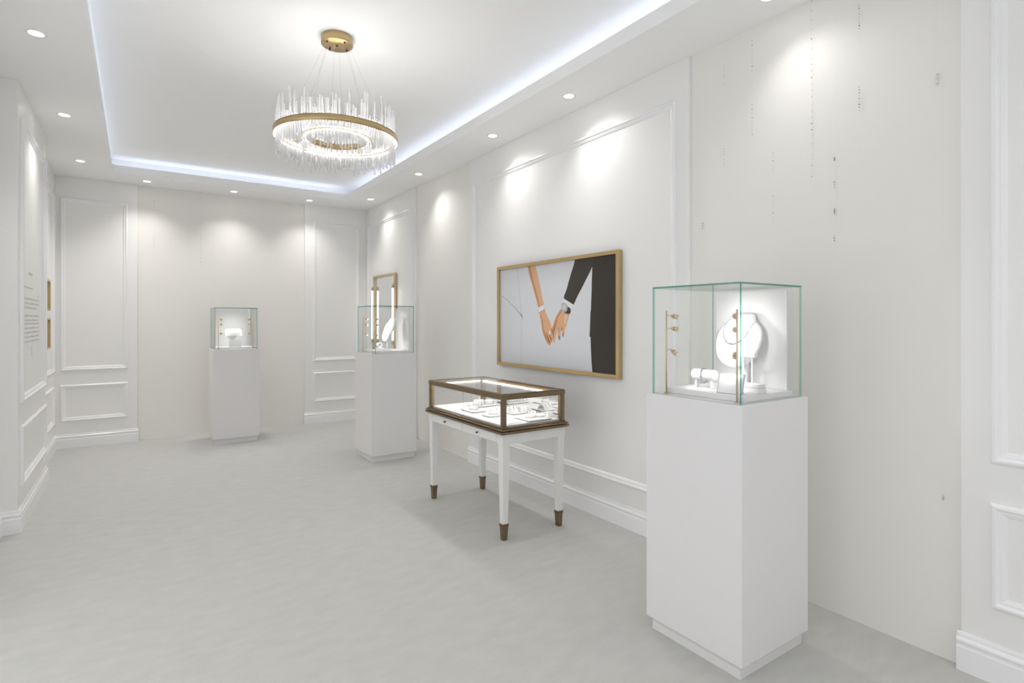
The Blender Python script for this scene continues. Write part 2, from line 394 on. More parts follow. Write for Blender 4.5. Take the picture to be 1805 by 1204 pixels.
def bust_shape(prof, depth, n=14):
    """necklace bust facing -x: rows (z, half width, front bulge); domed front, gently curved back"""
    b = MB(); v = []; k = 2*n
    for z, w, dp, lean in prof:
        for i in range(k):
            t = math.pi * 2 * i / k
            y = w * math.cos(t); s_ = math.sin(t)
            x = -dp * max(0, s_)**0.8 if s_ > 0 else 0.25*dp*(-s_)
            v.append((x + lean, y, z))
    f = []
    for j in range(len(prof)-1):
        for i in range(k): f.append((j*k+i, j*k+(i+1) % k, (j+1)*k+(i+1) % k, (j+1)*k+i))
    b._add(v, f, 0, True)
    b.poly([v[i] for i in range(k)]); b.poly([v[(len(prof)-1)*k+i] for i in range(k)])
    return b
BUST = [(.0, .012, .010, .000), (.004, .035, .018, .001), (.02, .066, .032, .006), (.05, .096, .045, .016), (.09, .112, .052, .030), (.13, .117, .054, .044), (.165, .112, .052, .056),
        (.19, .098, .046, .064), (.205, .082, .042, .069), (.217, .070, .040, .073), (.23, .063, .040, .077), (.245, .058, .040, .082), (.25, .052, .036, .084), (.253, .042, .028, .085)]
def bust_point(y, z):
    """front surface of the bust at (y, z)"""
    for a, b_ in zip(BUST, BUST[1:]):
        if a[0] <= z <= b_[0]:
            t = (z-a[0])/(b_[0]-a[0]); w = a[1]+(b_[1]-a[1])*t; dp = a[2]+(b_[2]-a[2])*t; ln = a[3]+(b_[3]-a[3])*t
            c_ = max(-1, min(1, y/w)); return (-dp*(max(0, 1-c_*c_))**0.4 + ln, y, z)
    return (0, y, z)

# --- nearest case
t = thing('necklace_bust', 'white oval necklace bust in the nearest glass case', 'bust', (2.33, 1.575, Z0), 0)
MB_ = bust_shape(BUST, .05); o = MB_.build('bust_form', 'velvet', t); o.location = (0, 0, .095)
MB().box(.055, .07, -.03, .03, 0, .20).build('easel_strut', 'velvet', t); MB().box(-.02, .07, -.045, .045, 0, .008).build('easel_foot', 'velvet', t)
t2 = thing('necklace', 'fine silver link necklace draped on the white bust', 'necklace', (2.33, 1.575, Z0+.095))
bd = MB()
pts = [(.072*math.cos(a_), .225 - .115*max(0, math.sin(a_))**0.85) for a_ in [math.pi*i/46 for i in range(47)]]
for i, (yy, zz) in enumerate(pts):
    p = bust_point(yy*(1 if zz > .2 else 1), zz); q = (p[0]-.002, p[1], p[2])
    mid = abs(i-23) < 8
    bd.ball(q, .0042 if mid else .0028, 6)
bd.build('link_chain', 'gem', t2)

t = thing('bracelet_roll', 'white cylinder bracelet roll on two legs in the nearest case', 'bracelet holder', (2.205, 1.645, Z0))
MB().lathe([(.0001, -.062), (.018, -.062), (.024, -.058), (.025, -.05), (.025, .05), (.024, .058), (.018, .062), (.0001, .062)], (0, 0, .062), 28, axis='y').build('roll', 'velvet', t)
for s in (-1, 1): MB().box(-.010, .010, s*.042-.005, s*.042+.005, 0, .045).build('leg', 'acrylic', t, .001)
t = thing('bracelet', 'silver bead bracelet around the white roll', 'bracelet', (2.205, 1.645, Z0+.062))
bd = MB()
for i in range(26):
    a_ = 2*math.pi*i/26; rr = .0285 + (.010 if math.sin(a_) < -.6 else 0)*abs(math.sin(a_)); bd.ball((rr*math.cos(a_), .004, rr*math.sin(a_)), .0038, 6)
bd.build('beads', 'gem', t)

def info_card(loc, rz, w, h, label, lean=.3):
    t = thing('info_card', label, 'info card', loc, rz)
    th = .004
    def pl(x, y, z): return (x + z*lean*.95, y, z)
    b = MB(); v = [pl(0,-w/2,0), pl(0,w/2,0), pl(0,w/2,h), pl(0,-w/2,h), pl(th,-w/2,0), pl(th,w/2,0), pl(th,w/2,h), pl(th,-w/2,h)]
    b._add(v, [(0,1,2,3),(4,7,6,5),(0,4,5,1),(1,5,6,2),(2,6,7,3),(3,7,4,0)], 1); b.build('card_plate', ['card', 'cardedge'], t)
    e_ = .004; MB().poly([pl(-.0006,-w/2+e_,e_), pl(-.0006,w/2-e_,e_), pl(-.0006,w/2-e_,h-e_), pl(-.0006,-w/2+e_,h-e_)]).build('card_face', 'tray', t)
    MB()._add([(.004+h*lean*.5,-w*.3,h*.55),(.004+h*lean*.5,w*.3,h*.55),(h*lean+.03,w*.3,0),(h*lean+.03,-w*.3,0),(.008+h*lean*.5,-w*.3,h*.55),(.008+h*lean*.5,w*.3,h*.55),(h*lean+.036,w*.3,0),(h*lean+.036,-w*.3,0)],
              [(0,1,2,3),(7,6,5,4),(0,4,5,1),(1,5,6,2),(2,6,7,3),(3,7,4,0)]).build('card_strut', 'cardedge', t)
    return t
info_card((2.105, 1.447, Z0), R(8), .115, .085, 'small slanted white card with grey edge in the nearest case', .35)

t = thing('earring_stand', 'white bar earring stand on two clear posts in the nearest case', 'earring stand', (2.285, 1.475, Z0))
MB().box(-.022, .022, -.037, .037, 0, .010).build('base', 'velvet', t, .001)
MB().box(-.016, .016, -.030, .030, .010, .020).build('base_step', 'velvet', t, .001)
for s in (-1, 1): MB().box(-.003, .003, s*.022-.003, s*.022+.003, .020, .150).build('post', 'acrylic', t)
MB().box(-.012, .012, -.042, .042, .150, .170).build('bar', 'velvet', t, .003)
tag(MB().box(2.205, 2.265, 1.372, 1.455, Z0, Z0+.022).build('jewel_box', 'velvet', None, .003), 'lower flat white leather block beside the card in the nearest case', 'display block')
tag(MB().box(2.208, 2.262, 1.376, 1.452, Z0+.0225, Z0+.040).build('jewel_box', 'velvet', None, .003), 'upper flat white leather block of the pair in the nearest case', 'display block')

# --- middle case
t = thing('necklace_bust', 'white necklace bust on a post in the middle glass case', 'bust', (2.235, 5.70, Z0))
o = MB()
o = bust_shape([(z, w*.92, d*.92, l*1.2) for z, w, d, l in BUST], .05).build('bust_form', 'velvet', t); o.location = (-.02, 0, .095)
MB().cyl((.0, 0, .0), (.012, 0, .17), .007, n=12).build('post', 'acrylic', t); MB().box(-.045, .045, -.05, .05, 0, .012).build('base', 'velvet', t, .002)
t2 = thing('necklace', 'fine necklace on the bust in the middle case', 'necklace', (2.215, 5.70, Z0+.095))
bd = MB()
for i, (yy, zz) in enumerate(pts):
    p = bust_point(yy, zz); bd.ball((p[0]*.92 + .2*.07*zz/.25 - .003, p[1]*.92, p[2]), .0024, 6)
bd.build('link_chain', 'silver', t2)
tag(MB().box(2.12, 2.18, 5.63, 5.74, Z0, Z0+.028).build('jewel_box', 'velvet', None, .003), 'flat white block at the foot of the bust in the middle case', 'display block')
t = thing('cuff_holder', 'small curved white cuff on a block in the middle case', 'bracelet holder', (2.15, 5.705, Z0+.0285))
arc = [(.026*math.cos(R(a_)), 0, .030+.026*math.sin(R(a_))) for a_ in range(-60, 241, 12)]
b = MB(); v = []
for x, _, z in arc:
    for y_, sc in ((-.026, 1), (.026, 1), (.026, .72), (-.026, .72)):
        v.append((x*sc, y_, .030+(z-.030)*sc))
n_ = len(arc); b._add(v, [(j*4+i, j*4+(i+1) % 4, (j+1)*4+(i+1) % 4, (j+1)*4+i) for j in range(n_-1) for i in range(4)] + [(0,1,2,3), tuple((n_-1)*4+k for k in (3,2,1,0))])
b.build('cuff', 'velvet', t); MB().box(-.018, .018, -.022, .022, 0, .012).build('foot', 'velvet', t, .002)

# --- far case
t = thing('bracelet_cushion', 'large rounded white cushion on a tapered stand in the far case', 'bracelet holder', (0.985, 7.54, Z0))
prof = [(.0001, -.092), (.040, -.092), (.056, -.086), (.062, -.072), (.064, 0), (.062, .072), (.056, .086), (.040, .092), (.0001, .092)]
b = MB(); n_ = 20; v = []
for r, x in prof:
    for i in range(n_+1):
        a_ = math.pi*i/n_; v.append((x, -r*math.cos(a_)*.8, r*1.35*math.sin(a_)))
k = n_+1
b._add(v, [(j*k+i, j*k+i+1, (j+1)*k+i+1, (j+1)*k+i) for j in range(len(prof)-1) for i in range(n_)], 0, True)
b._add([(x, -r*.8, 0) for r, x in prof] + [(x, r*.8, 0) for r, x in prof], [(j, j+1, len(prof)+j+1, len(prof)+j) for j in range(len(prof)-1)])
o = b.build('cushion', 'velvet', t); o.location = (0, 0, .135)
MB().taper((-.015, 0, .085), .018, (-.015, 0, .1345), .052).build('shadow_neck', 'cardedge', t); MB().box(-.028, -.002, -.014, .014, 0, .086).build('post', 'acrylic', t)  # grey colour of the neck paints the shadow beneath the cushion
MB().box(-.055, .055, -.04, .04, 0, .006).build('foot', 'velvet', t, .001)
t = thing('info_card', 'grey info block standing before the cushion in the far case', 'info card', (0.992, 7.435, Z0))
MB()._add([(-.066,-.02,0),(.066,-.02,0),(.066,.02,0),(-.066,.02,0),(-.066,.004,.088),(.066,.004,.088),(.066,.012,.088),(-.066,.012,.088)],
          [(0,3,2,1),(4,5,6,7),(0,1,5,4),(1,2,6,5),(2,3,7,6),(3,0,4,7)]).build('card_plate', 'card', t, .001)

# ------------------------------------------------------------------ bronze showcase table
TB = (2.25, 3.595)
T = thing('showcase_table', 'white lacquered table with bronze framed glass showcase beneath the photograph', 'table', (TB[0], TB[1], 0))
LX, LY = .232, .522
for sx in (-1, 1):
    for sy in (-1, 1):
        x, y = sx*LX, sy*LY
        lg = MB().taper((x, y, .108), .0195, (x, y, .64), .0295).build('leg', 'tablewhite', T, .0015)
        fe = MB().taper((x, y, .0), .0165, (x, y, .092), .0205); fe.taper((x, y, .092), .0235, (x, y, .098), .0235); fe.taper((x, y, .098), .0205, (x, y, .102), .0205); fe.taper((x, y, .102), .0240, (x, y, .109), .0240)
        part_label(fe.build('ferrule', 'bronze', lg, .0008), 'bronze ferrule foot')
ax, ay = .265, .555
MB().box(-ax+.014, ax, -ay, ay, .638, .702).build('apron', 'tablewhite', T, .0015)
for s in (-1, 1):
    d = MB().box(-ax, -ax+.0135, min(s*.002, s*.475), max(s*.002, s*.475), .641, .700).build('drawer', 'tablewhite', T, .001)
    kn = MB().cyl((-ax, s*.245, .672), (-ax-.010, s*.245, .672), .0035, n=10); kn.ball((-ax-.014, s*.245, .672), .0075, 10)
    part_label(kn.build('knob', 'darkmetal', d), 'small dark knob')
    MB().box(-ax, -ax+.0135, min(s*.479, s*ay), max(s*.479, s*ay), .638, .702).build('corner_block', 'tablewhite', T, .001)
b = MB(); b.box(-.275, .275, -.565, .565, .7025, .708); b.box(-.286, .286, -.576, .576, .708, .722); b.box(-.272, .272, -.562, .562, .722, .727); b.box(-.282, .282, -.572, .572, .727, .739); b.box(-.268, .268, -.558, .558, .739, .748)
b.build('base_moulding', 'bronze', T, .002)
gx, gy, gz0, gz1 = .262, .552, .748, .935
for sx in (-1, 1):
    for sy in (-1, 1):
        b = MB(); b.box(min(sx*gx, sx*(gx-.026)), max(sx*gx, sx*(gx-.026)), min(sy*gy, sy*(gy-.026)), max(sy*gy, sy*(gy-.026)), gz0, gz1)
        b.box(min(sx*(gx-.004), sx*(gx-.034)), max(sx*(gx-.004), sx*(gx-.034)), min(sy*(gy-.004), sy*(gy-.034)), max(sy*(gy-.004), sy*(gy-.034)), gz0, gz1-.001)
        b.build('post', 'bronze', T, .002)
def rail(x0, x1, y0, y1):
    b = MB(); b.box(x0, x1, y0, y1, .935, .962); e = .004
    b.box(x0+e, x1-e, y0+e, y1-e, .962, .968); b.box(x0+e, x1-e, y0+e, y1-e, .929, .935)
    b.build('top_rail', 'bronze', T, .002)
rail(-gx-.003, -gx+.033, -gy-.003, gy+.003); rail(gx-.033, gx+.003, -gy-.003, gy+.003)
rail(-gx+.033, gx-.033, -gy-.003, -gy+.033); rail(-gx+.033, gx-.033, gy-.033, gy+.003)
pane('glass_pane', -.252, -.247, .003, gy-.034, gz0, .932, 'x', T, 'edge_clear'); pane('glass_pane', -.252, -.247, -gy+.034, -.003, gz0, .932, 'x', T, 'edge_clear')
pane('glass_pane', -gx+.034, gx-.034, -.542, -.537, gz0, .932, 'y', T, 'edge_clear'); pane('glass_pane', -gx+.034, gx-.034, .537, .542, gz0, .932, 'y', T, 'edge_clear')
pane('glass_top', -gx+.030, gx-.030, -gy+.030, gy-.030, .962, .967, 'z', T, 'edge_clear')
part_label(MB().box(.246, .252, -gy+.034, gy-.034, gz0, .932).build('mirror_back', 'mirror', T), 'mirrored back panel')
MB().box(-.243, .243, -.533, .533, gz0, .758).build('platform', 'tray', T)
for a in ((-.225, -.217, -.50, .50), (.217, .225, -.50, .50), (-.20, .20, -.518, -.510), (-.20, .20, .510, .518)):
    MB().box(*a, .931, .9405).build('led_strip', 'led_table', T)

ZP = .7585
def tray(x, y, w, d, label):
    t = thing('display_tray', label, 'tray', (x, y, ZP), group='white trays in the showcase table')
    MB().box(-w/2+.008, w/2-.008, -d/2+.008, d/2-.008, 0, .006).build('tray_foot', 'cardedge', t)
    MB().box(-w/2, w/2, -d/2, d/2, .006, .012).build('tray_top', 'tray', t, .001)
tray(2.32, 3.165, .20, .20, 'square white tray at the near end of the showcase table')
tray(2.165, 3.435, .15, .13, 'square white tray by the front glass of the showcase table')
tray(2.365, 3.43, .16, .13, 'white tray by the mirrored back, middle of the showcase table')
tray(2.345, 3.89, .22, .17, 'large white tray at the far end of the showcase table')
tray(2.15, 3.70, .13, .19, 'narrow white tray by the glass split of the showcase table')
tag(MB().box(2.05, 2.17, 3.09, 3.19, ZP, ZP+.004).build('info_card', 'card', None, .0008), 'flat white card lying at the near corner of the showcase table', 'info card')
ZT = ZP + .0125
def ring_drum(x, y, r, h, n_, label, tilt=0.0):
    t = thing('ring_drum', label, 'ring holder', (x, y, ZT), tilt, 'ring holders in the showcase table')
    MB().lathe([(.0001, 0), (r, 0), (r, h-.003), (r-.003, h), (.0001, h)], n=28).build('drum', 'velvet', t)
    for i in range(n_):
        u = (i-(n_-1)/2)*(1.35*r/max(1, n_-1)) if n_ > 1 else 0
        g = MB(); g.tube([(u + .0085*math.cos(q), .0, h+.004+.0085*math.sin(q)) for q in [2*math.pi*k_/16 for k_ in range(16)]], .0011, 6, closed=True)
        g.gem((u, 0, h+.0155), .0042, sz=.9); g.build('ring', 'gem', t)
ring_drum(2.315, 3.895, .042, .036, 3, 'white ring drum with three rings at the far end of the table', R(-25))
ring_drum(2.395, 3.87, .038, .034, 2, 'white ring drum with two rings by the far mirrored corner', R(-25))
ring_drum(2.15, 3.70, .036, .022, 3, 'low white ring drum behind the glass split of the table', R(-20))
ring_drum(2.165, 3.435, .036, .020, 2, 'low white ring drum on the tray by the front glass', R(-20))
ring_drum(2.30, 3.165, .036, .024, 2, 'white ring drum on the near tray, left of the pair', R(0))
ring_drum(2.375, 3.15, .034, .020, 1, 'white ring drum on the near tray, right of the pair', R(0))
def cuff_stand(x, y, rz, label, s=1.0):
    t = thing('bangle_stand', label, 'bracelet holder', (x, y, ZT), rz, 'bangle stands in the showcase table')
    b = MB(); v = []
    aa = [R(q) for q in range(0, 181, 15)]
    for a_ in aa:
        for rr, yy in ((.030, -.022), (.030, .022), (.016, .022), (.016, -.022)): v.append((rr*s*math.cos(a_), yy*s, .010+rr*s*math.sin(a_)))
    k = len(aa); b._add(v, [(j*4+i, j*4+(i+1) % 4, (j+1)*4+(i+1) % 4, (j+1)*4+i) for j in range(k-1) for i in range(4)] + [(0,1,2,3), tuple((k-1)*4+q for q in (3,2,1,0))], 0, False)
    b.build('arch', 'velvet', t, .002); MB().box(-.032*s, .032*s, -.024*s, .024*s, 0, .010).build('base', 'velvet', t, .001)
    g = MB(); g.tube([(.0325*s*math.cos(R(q)), 0, .010+.0325*s*math.sin(R(q))) for q in range(5, 176, 10)], .002, 6); g.build('bangle', 'silver', t)
cuff_stand(2.335, 3.44, R(75), 'white arched bangle stand by the mirrored back, farther of two', 1.05)
cuff_stand(2.40, 3.40, R(75), 'white arched bangle stand by the mirrored back, nearer of two', 1.05)
cuff_stand(2.37, 3.225, R(60), 'small white bangle stand on the near tray', .8)
cuff_stand(2.27, 3.83, R(60), 'small white bangle stand at the far end of the table', .8)
t = thing('ring_cone', 'small slanted white ring cone near the right end of the table', 'ring holder', (2.41, 3.105, ZT))
MB().lathe([(.0001, 0), (.018, 0), (.018, .008), (.012, .010), (.0095, .03), (.006, .042), (.0001, .045)], n=18).build('cone', 'velvet', t)

# ------------------------------------------------------------------ framed photograph
F = thing('framed_photograph', 'large gold framed photograph of two hands holding, on the right wall', 'framed photo', (XR, 3.607, 1.4975))
fy0, fy1, fz0, fz1, fw = 2.812-3.607, 4.402-3.607, 1.040-1.4975, 1.955-1.4975, .028
MB().box(-.040, 0, fy0, fy1, fz1-fw, fz1).build('frame_rail', 'gold', F, .0015); MB().box(-.040, 0, fy0, fy1, fz0, fz0+fw).build('frame_rail', 'gold', F, .0015)
MB().box(-.040, 0, fy0, fy0+fw, fz0+fw, fz1-fw).build('frame_rail', 'gold', F, .0015); MB().box(-.040, 0, fy1-fw, fy1, fz0+fw, fz1-fw).build('frame_rail', 'gold', F, .0015)
PC = {'bg': (.70, .715, .75), 'bg2': (.66, .675, .71), 'line': (.45, .46, .49), 'faint': (.62, .635, .67), 'suit': (.040, .034, .029), 'suit2': (.050, .043, .037), 'skin': (.72, .42, .245), 'skinlt': (.80, .56, .40),
      'skindk': (.58, .27, .12), 'deep': (.36, .15, .06), 'tip': (.36, .25, .20), 'white': (.78, .79, .84), 'grey': (.42, .42, .46), 'face': (.60, .62, .66), 'leather': (.075, .045, .025)}
pm = {k_: mat('print_' + k_, c_, 0.30, spec=0.35) for k_, c_ in PC.items()}; pk = list(PC)
S = {
    'panel_line': [(4.105,1.939),(4.087,1.938),(4.021,1.48),(4.025,1.028),(4.038,1.027),(4.034,1.48)],
    'diag': [(4.346,1.688),(4.253,1.647),(4.109,1.563),(4.005,1.489),(4.012,1.479),(4.115,1.556),(4.258,1.642),(4.346,1.68)],
    'diag2': [(4.346,1.867),(4.062,1.743),(4.062,1.739),(4.346,1.863)],
    'diag3': [(4.346,1.764),(4.121,1.653),(4.121,1.649),(4.346,1.76)],
    'body': [(3.302,1.933),(2.848,1.943),(2.852,1.474),(2.857,1.062),(3.103,1.059),(3.113,1.13),(3.121,1.241),(3.125,1.33),(3.136,1.334),(3.129,1.435),(3.126,1.518),(3.121,1.53),(3.113,1.685),(3.111,1.752),(3.105,1.857)],
    'sleeve': [(3.302,1.933),(3.095,1.939),(3.105,1.857),(3.136,1.814),(3.182,1.756),(3.22,1.707),(3.271,1.647),(3.298,1.608),(3.32,1.575),(3.369,1.598),(3.437,1.63),(3.439,1.645),(3.4,1.711),(3.387,1.745),(3.351,1.824),(3.32,1.885)],
    'cuff': [(3.437,1.628),(3.396,1.612),(3.344,1.588),(3.315,1.575),(3.333,1.562),(3.35,1.55),(3.367,1.555),(3.405,1.579),(3.443,1.598),(3.447,1.617)],
    'arm': [(3.935,1.937),(3.826,1.934),(3.803,1.875),(3.777,1.811),(3.74,1.702),(3.72,1.639),(3.702,1.583),(3.687,1.546),(3.677,1.522),(3.652,1.487),(3.626,1.455),(3.607,1.424),(3.598,1.397),(3.582,1.37),(3.579,1.332),(3.582,1.305),(3.587,1.283),(3.598,1.271),(3.61,1.269),(3.617,1.251),(3.639,1.256),(3.658,1.271),(3.684,1.302),(3.71,1.341),(3.726,1.384),(3.733,1.424),(3.743,1.463),(3.759,1.499),(3.772,1.52),(3.782,1.556),(3.779,1.572),(3.803,1.629),(3.835,1.694),(3.872,1.778),(3.905,1.844),(3.922,1.89)],
    'armsh': [(3.935,1.937),(3.9,1.936),(3.878,1.881),(3.856,1.816),(3.819,1.731),(3.787,1.654),(3.761,1.584),(3.756,1.577),(3.782,1.556),(3.779,1.572),(3.803,1.629),(3.835,1.694),(3.872,1.778),(3.905,1.844),(3.922,1.89)],
    'handsh': [(3.759,1.499),(3.736,1.491),(3.716,1.448),(3.706,1.4),(3.69,1.361),(3.658,1.314),(3.633,1.288),(3.607,1.277),(3.617,1.251),(3.639,1.256),(3.658,1.271),(3.684,1.302),(3.71,1.341),(3.726,1.384),(3.733,1.424),(3.743,1.463)],
    'f1': [(3.671,1.361),(3.661,1.353),(3.642,1.315),(3.614,1.28),(3.617,1.273),(3.633,1.282),(3.655,1.312)],
    'f2': [(3.645,1.369),(3.636,1.354),(3.617,1.327),(3.595,1.304),(3.589,1.283),(3.607,1.292),(3.629,1.323)],
    'f3': [(3.6,1.397),(3.59,1.382),(3.579,1.359),(3.582,1.339),(3.594,1.359)],
    'ring': [(3.636,1.366),(3.623,1.372),(3.61,1.362),(3.609,1.347),(3.62,1.335),(3.633,1.342)],
    'bracelet': [(3.779,1.564),(3.743,1.575),(3.703,1.585),(3.692,1.55),(3.729,1.537),(3.769,1.515)],
    'bracedge': [(3.772,1.522),(3.729,1.54),(3.69,1.551),(3.687,1.545),(3.728,1.533),(3.766,1.509)],
    'man': [(3.475,1.548),(3.449,1.519),(3.407,1.511),(3.372,1.505),(3.376,1.492),(3.39,1.459),(3.407,1.418),(3.428,1.384),(3.436,1.35),(3.442,1.324),(3.45,1.321),(3.459,1.338),(3.463,1.37),(3.472,1.381),(3.481,1.37),(3.483,1.334),(3.484,1.298),(3.493,1.295),(3.506,1.307),(3.518,1.337),(3.513,1.379),(3.518,1.381),(3.527,1.356),(3.544,1.317),(3.556,1.28),(3.569,1.27),(3.577,1.285),(3.582,1.316),(3.581,1.332),(3.582,1.359),(3.592,1.378),(3.587,1.397),(3.57,1.424),(3.558,1.451),(3.533,1.49),(3.503,1.52)],
    'mans1': [(3.475,1.548),(3.461,1.531),(3.484,1.508),(3.515,1.471),(3.524,1.432),(3.542,1.417),(3.551,1.394),(3.57,1.359),(3.576,1.332),(3.582,1.332),(3.582,1.359),(3.592,1.378),(3.587,1.397),(3.57,1.424),(3.558,1.451),(3.533,1.49),(3.503,1.52)],
    'mans2': [(3.545,1.421),(3.535,1.417),(3.551,1.382),(3.567,1.344),(3.573,1.301),(3.579,1.305),(3.573,1.351),(3.558,1.39)],
    'mans3': [(3.506,1.398),(3.498,1.394),(3.506,1.377),(3.513,1.378)],
    'mans4': [(3.463,1.402),(3.456,1.395),(3.462,1.37),(3.471,1.38)],
    'tip1': [(3.51,1.326),(3.484,1.334),(3.484,1.298),(3.493,1.295),(3.506,1.307)],
    'tip2': [(3.461,1.349),(3.437,1.354),(3.442,1.324),(3.45,1.321)],
    'mring': [(3.511,1.373),(3.481,1.372),(3.483,1.358),(3.512,1.36)],
    'manhi': [(3.437,1.5),(3.39,1.496),(3.402,1.463),(3.419,1.425),(3.437,1.433),(3.431,1.47)],
    'watch': [(3.465,1.58),(3.455,1.593),(3.437,1.599),(3.413,1.588),(3.39,1.567),(3.393,1.545),(3.405,1.526),(3.425,1.521),(3.449,1.525),(3.463,1.542),(3.469,1.561)],
    'watchface': [(3.455,1.578),(3.437,1.589),(3.416,1.581),(3.407,1.56),(3.413,1.541),(3.434,1.532),(3.452,1.542),(3.459,1.561)],
    'strap': [(3.391,1.565),(3.367,1.555),(3.357,1.548),(3.353,1.526),(3.358,1.513),(3.376,1.504),(3.413,1.513),(3.449,1.517),(3.422,1.52),(3.403,1.526),(3.393,1.545)],
}
pr_ = MB()
def P_(name, colr, lay): pr_.poly([(-.018 - lay*.00025, y-3.607, z-1.4975) for y, z in S[name]], pk.index(colr))
iy0, iy1, iz0, iz1 = fy0+fw, fy1-fw, fz0+fw, fz1-fw
pr_.poly([(-.018, iy0, iz0), (-.018, iy1, iz0), (-.018, iy1, iz1), (-.018, iy0, iz1)], pk.index('bg'))
for n_, c_, l_ in (('panel_line', 'faint', 1), ('diag', 'line', 1), ('diag2', 'faint', 1), ('diag3', 'faint', 1), ('body', 'suit', 1), ('sleeve', 'suit2', 2), ('arm', 'skin', 2), ('armsh', 'skindk', 3), ('handsh', 'skindk', 3),
                   ('f1', 'deep', 4), ('f2', 'deep', 4), ('f3', 'deep', 4), ('man', 'skin', 3), ('mans1', 'skindk', 4), ('manhi', 'skinlt', 4), ('mans2', 'deep', 5), ('mans3', 'deep', 5), ('mans4', 'deep', 5), ('tip1', 'tip', 5), ('tip2', 'tip', 5),
                   ('mring', 'grey', 6), ('ring', 'white', 6), ('bracelet', 'white', 5), ('bracedge', 'grey', 6), ('cuff', 'white', 4), ('strap', 'leather', 6), ('watch', 'grey', 7), ('watchface', 'face', 8)):
    P_(n_, c_, l_)
pr_.build('photo_print', [pm[k_] for k_ in pk], F)
MB().box(-.0175, -.002, iy0, iy1, iz0, iz1).build('backing', 'card', F)

# ------------------------------------------------------------------ wall mirror with light tubes
W = thing('wall_mirror', 'tall gold framed mirror with two light tubes in far right corner', 'mirror', (XR, 7.31, 1.55))
my0, my1, mz0, mz1, mw = -.40, .40, -.53, .54, .032
MB().box(-.035, 0, my0, my1, mz1-mw, mz1).build('frame_rail', 'palegold', W, .001); MB().box(-.035, 0, my0, my1, mz0, mz0+mw).build('frame_rail', 'palegold', W, .001)
MB().box(-.035, 0, my0, my0+mw, mz0+mw, mz1-mw).build('frame_rail', 'palegold', W, .001); MB().box(-.035, 0, my1-mw, my1, mz0+mw, mz1-mw).build('frame_rail', 'palegold', W, .001)
MB().box(-.012, -.002, my0+mw, my1-mw, mz0+mw, mz1-mw).build('mirror_glass', 'mirror', W)
for y in (my0+.016, my1-.016):
    tb = MB().cyl((-.054, y, -.36), (-.054, y, .34), .009, n=16).build('light_tube', 'led_tube', W)
    for z0_, z1_ in ((.335, .39), (-.41, -.355)):
        b = MB(); b.cyl((-.054, y, z0_), (-.054, y, z1_), .0125, n=16); b.box(-.050, -.034, y-.008, y+.008, (z0_+z1_)/2-.008, (z0_+z1_)/2+.008)
        b.build('end_cap', 'palegold', tb)

# ------------------------------------------------------------------ small gold frames on the left wall
for zc, w in ((1.712, 'upper'), (1.325, 'lower')):
    t = thing('small_frame', w + ' small gold frame on the left wall behind the projecting pier', 'picture frame', (XL, 7.16, zc), group='small gold frames')
    a, h, k = .25, .157, .02
    MB().box(0, .035, -a, a, h-k, h).build('frame_rail', 'gold', t, .001); MB().box(0, .035, -a, a, -h, -h+k).build('frame_rail', 'gold', t, .001)
    MB().box(0, .035, -a, -a+k, -h+k, h-k).build('frame_rail', 'gold', t, .001); MB().box(0, .035, a-k, a, -h+k, h-k).build('frame_rail', 'gold', t, .001)
    MB().box(.001, .006, -a+k, a-k, -h+k, h-k).build('frame_panel', 'board', t)

# ------------------------------------------------------------------ lettering on the left pier
L = thing('wall_lettering', 'block of small grey lettering on the projecting left pier', 'lettering', (-0.67, 5.64, 1.45))
rnd = random.Random(3)
def text_line(y0, y1, z, h):
    b = MB(); y = y0
    while y < y1 - .01:
        w = min(rnd.uniform(.018, .07), y1-y); b_y = y
        while b_y < y + w - .004:                      # separate letter strokes
            lw = rnd.uniform(.004, .008); hh = h*rnd.choice((.62, .62, .62, 1.0)); b.box(0, .0008, b_y-5.64, b_y+lw-5.64, z-1.45, z-1.45+hh); b_y += lw + .0028
        y += w + .014
    b.build('text_line', 'ink', L)
text_line(5.50, 5.68, 1.80, .022)
text_line(5.28, 5.70, 1.695, .014)
text_line(5.93, 6.03, 1.645, .012)
for z, a in ((1.612, 1.0), (1.578, 1.0), (1.545, .85)): text_line(5.28, 5.28+.75*a, z, .013)
for z, a in ((1.485, 1.0), (1.452, .92)): text_line(5.28, 5.28+.75*a, z, .013)
for z in (1.395, 1.362, 1.329, 1.296, 1.263): text_line(5.28, 6.03, z+.03, .013)
b = MB(); b.box(0, .0008, -.004, .004, -.27, -.19); b.box(0, .0008, -.016, .012, -.205, -.200); b.box(0, .0008, -.012, .016, -.262, -.257); b.build('emblem', 'ink', L)

# ------------------------------------------------------------------ strands of crystals on the textile fields
def strand(x, y, segs, r, label, bright=False, axis='r', big=None):
    zt = CZ - .001
    zb = min(s_[1] for s_ in segs)
    t = thing('crystal_strand', label, 'crystal strand', (x, y, zb), group='crystal strands hanging before the walls')
    MB().cyl((0, 0, 0), (0, 0, zt-zb), .00035 if big else .00012, n=5, caps=False).build('thread', 'acrylic', t)
    b = MB(); rr = random.Random(int(y*1000+x*77))
    for z1_, z0_, n_ in segs:
        for i in range(n_):
            z = z1_ + (z0_-z1_)*(i/max(1, n_-1))
            b.gem((0, 0, z-zb), r*rr.choice((.6, .8, 1.0, 1.3)) if not bright else r, sz=1.0)
    b.build('crystals', 'silver' if bright else 'gem', t)
XS = 2.868
strand(XS, 2.005, [(2.955, 2.847, 8), (2.483, 2.372, 8)], .0026, 'fine crystal strand second from the panelled pier, above the nearest case')
strand(XS, 1.825, [(3.026, 2.86, 8), (2.665, 2.499, 8)], .0028, 'fine crystal strand third from the panelled pier')
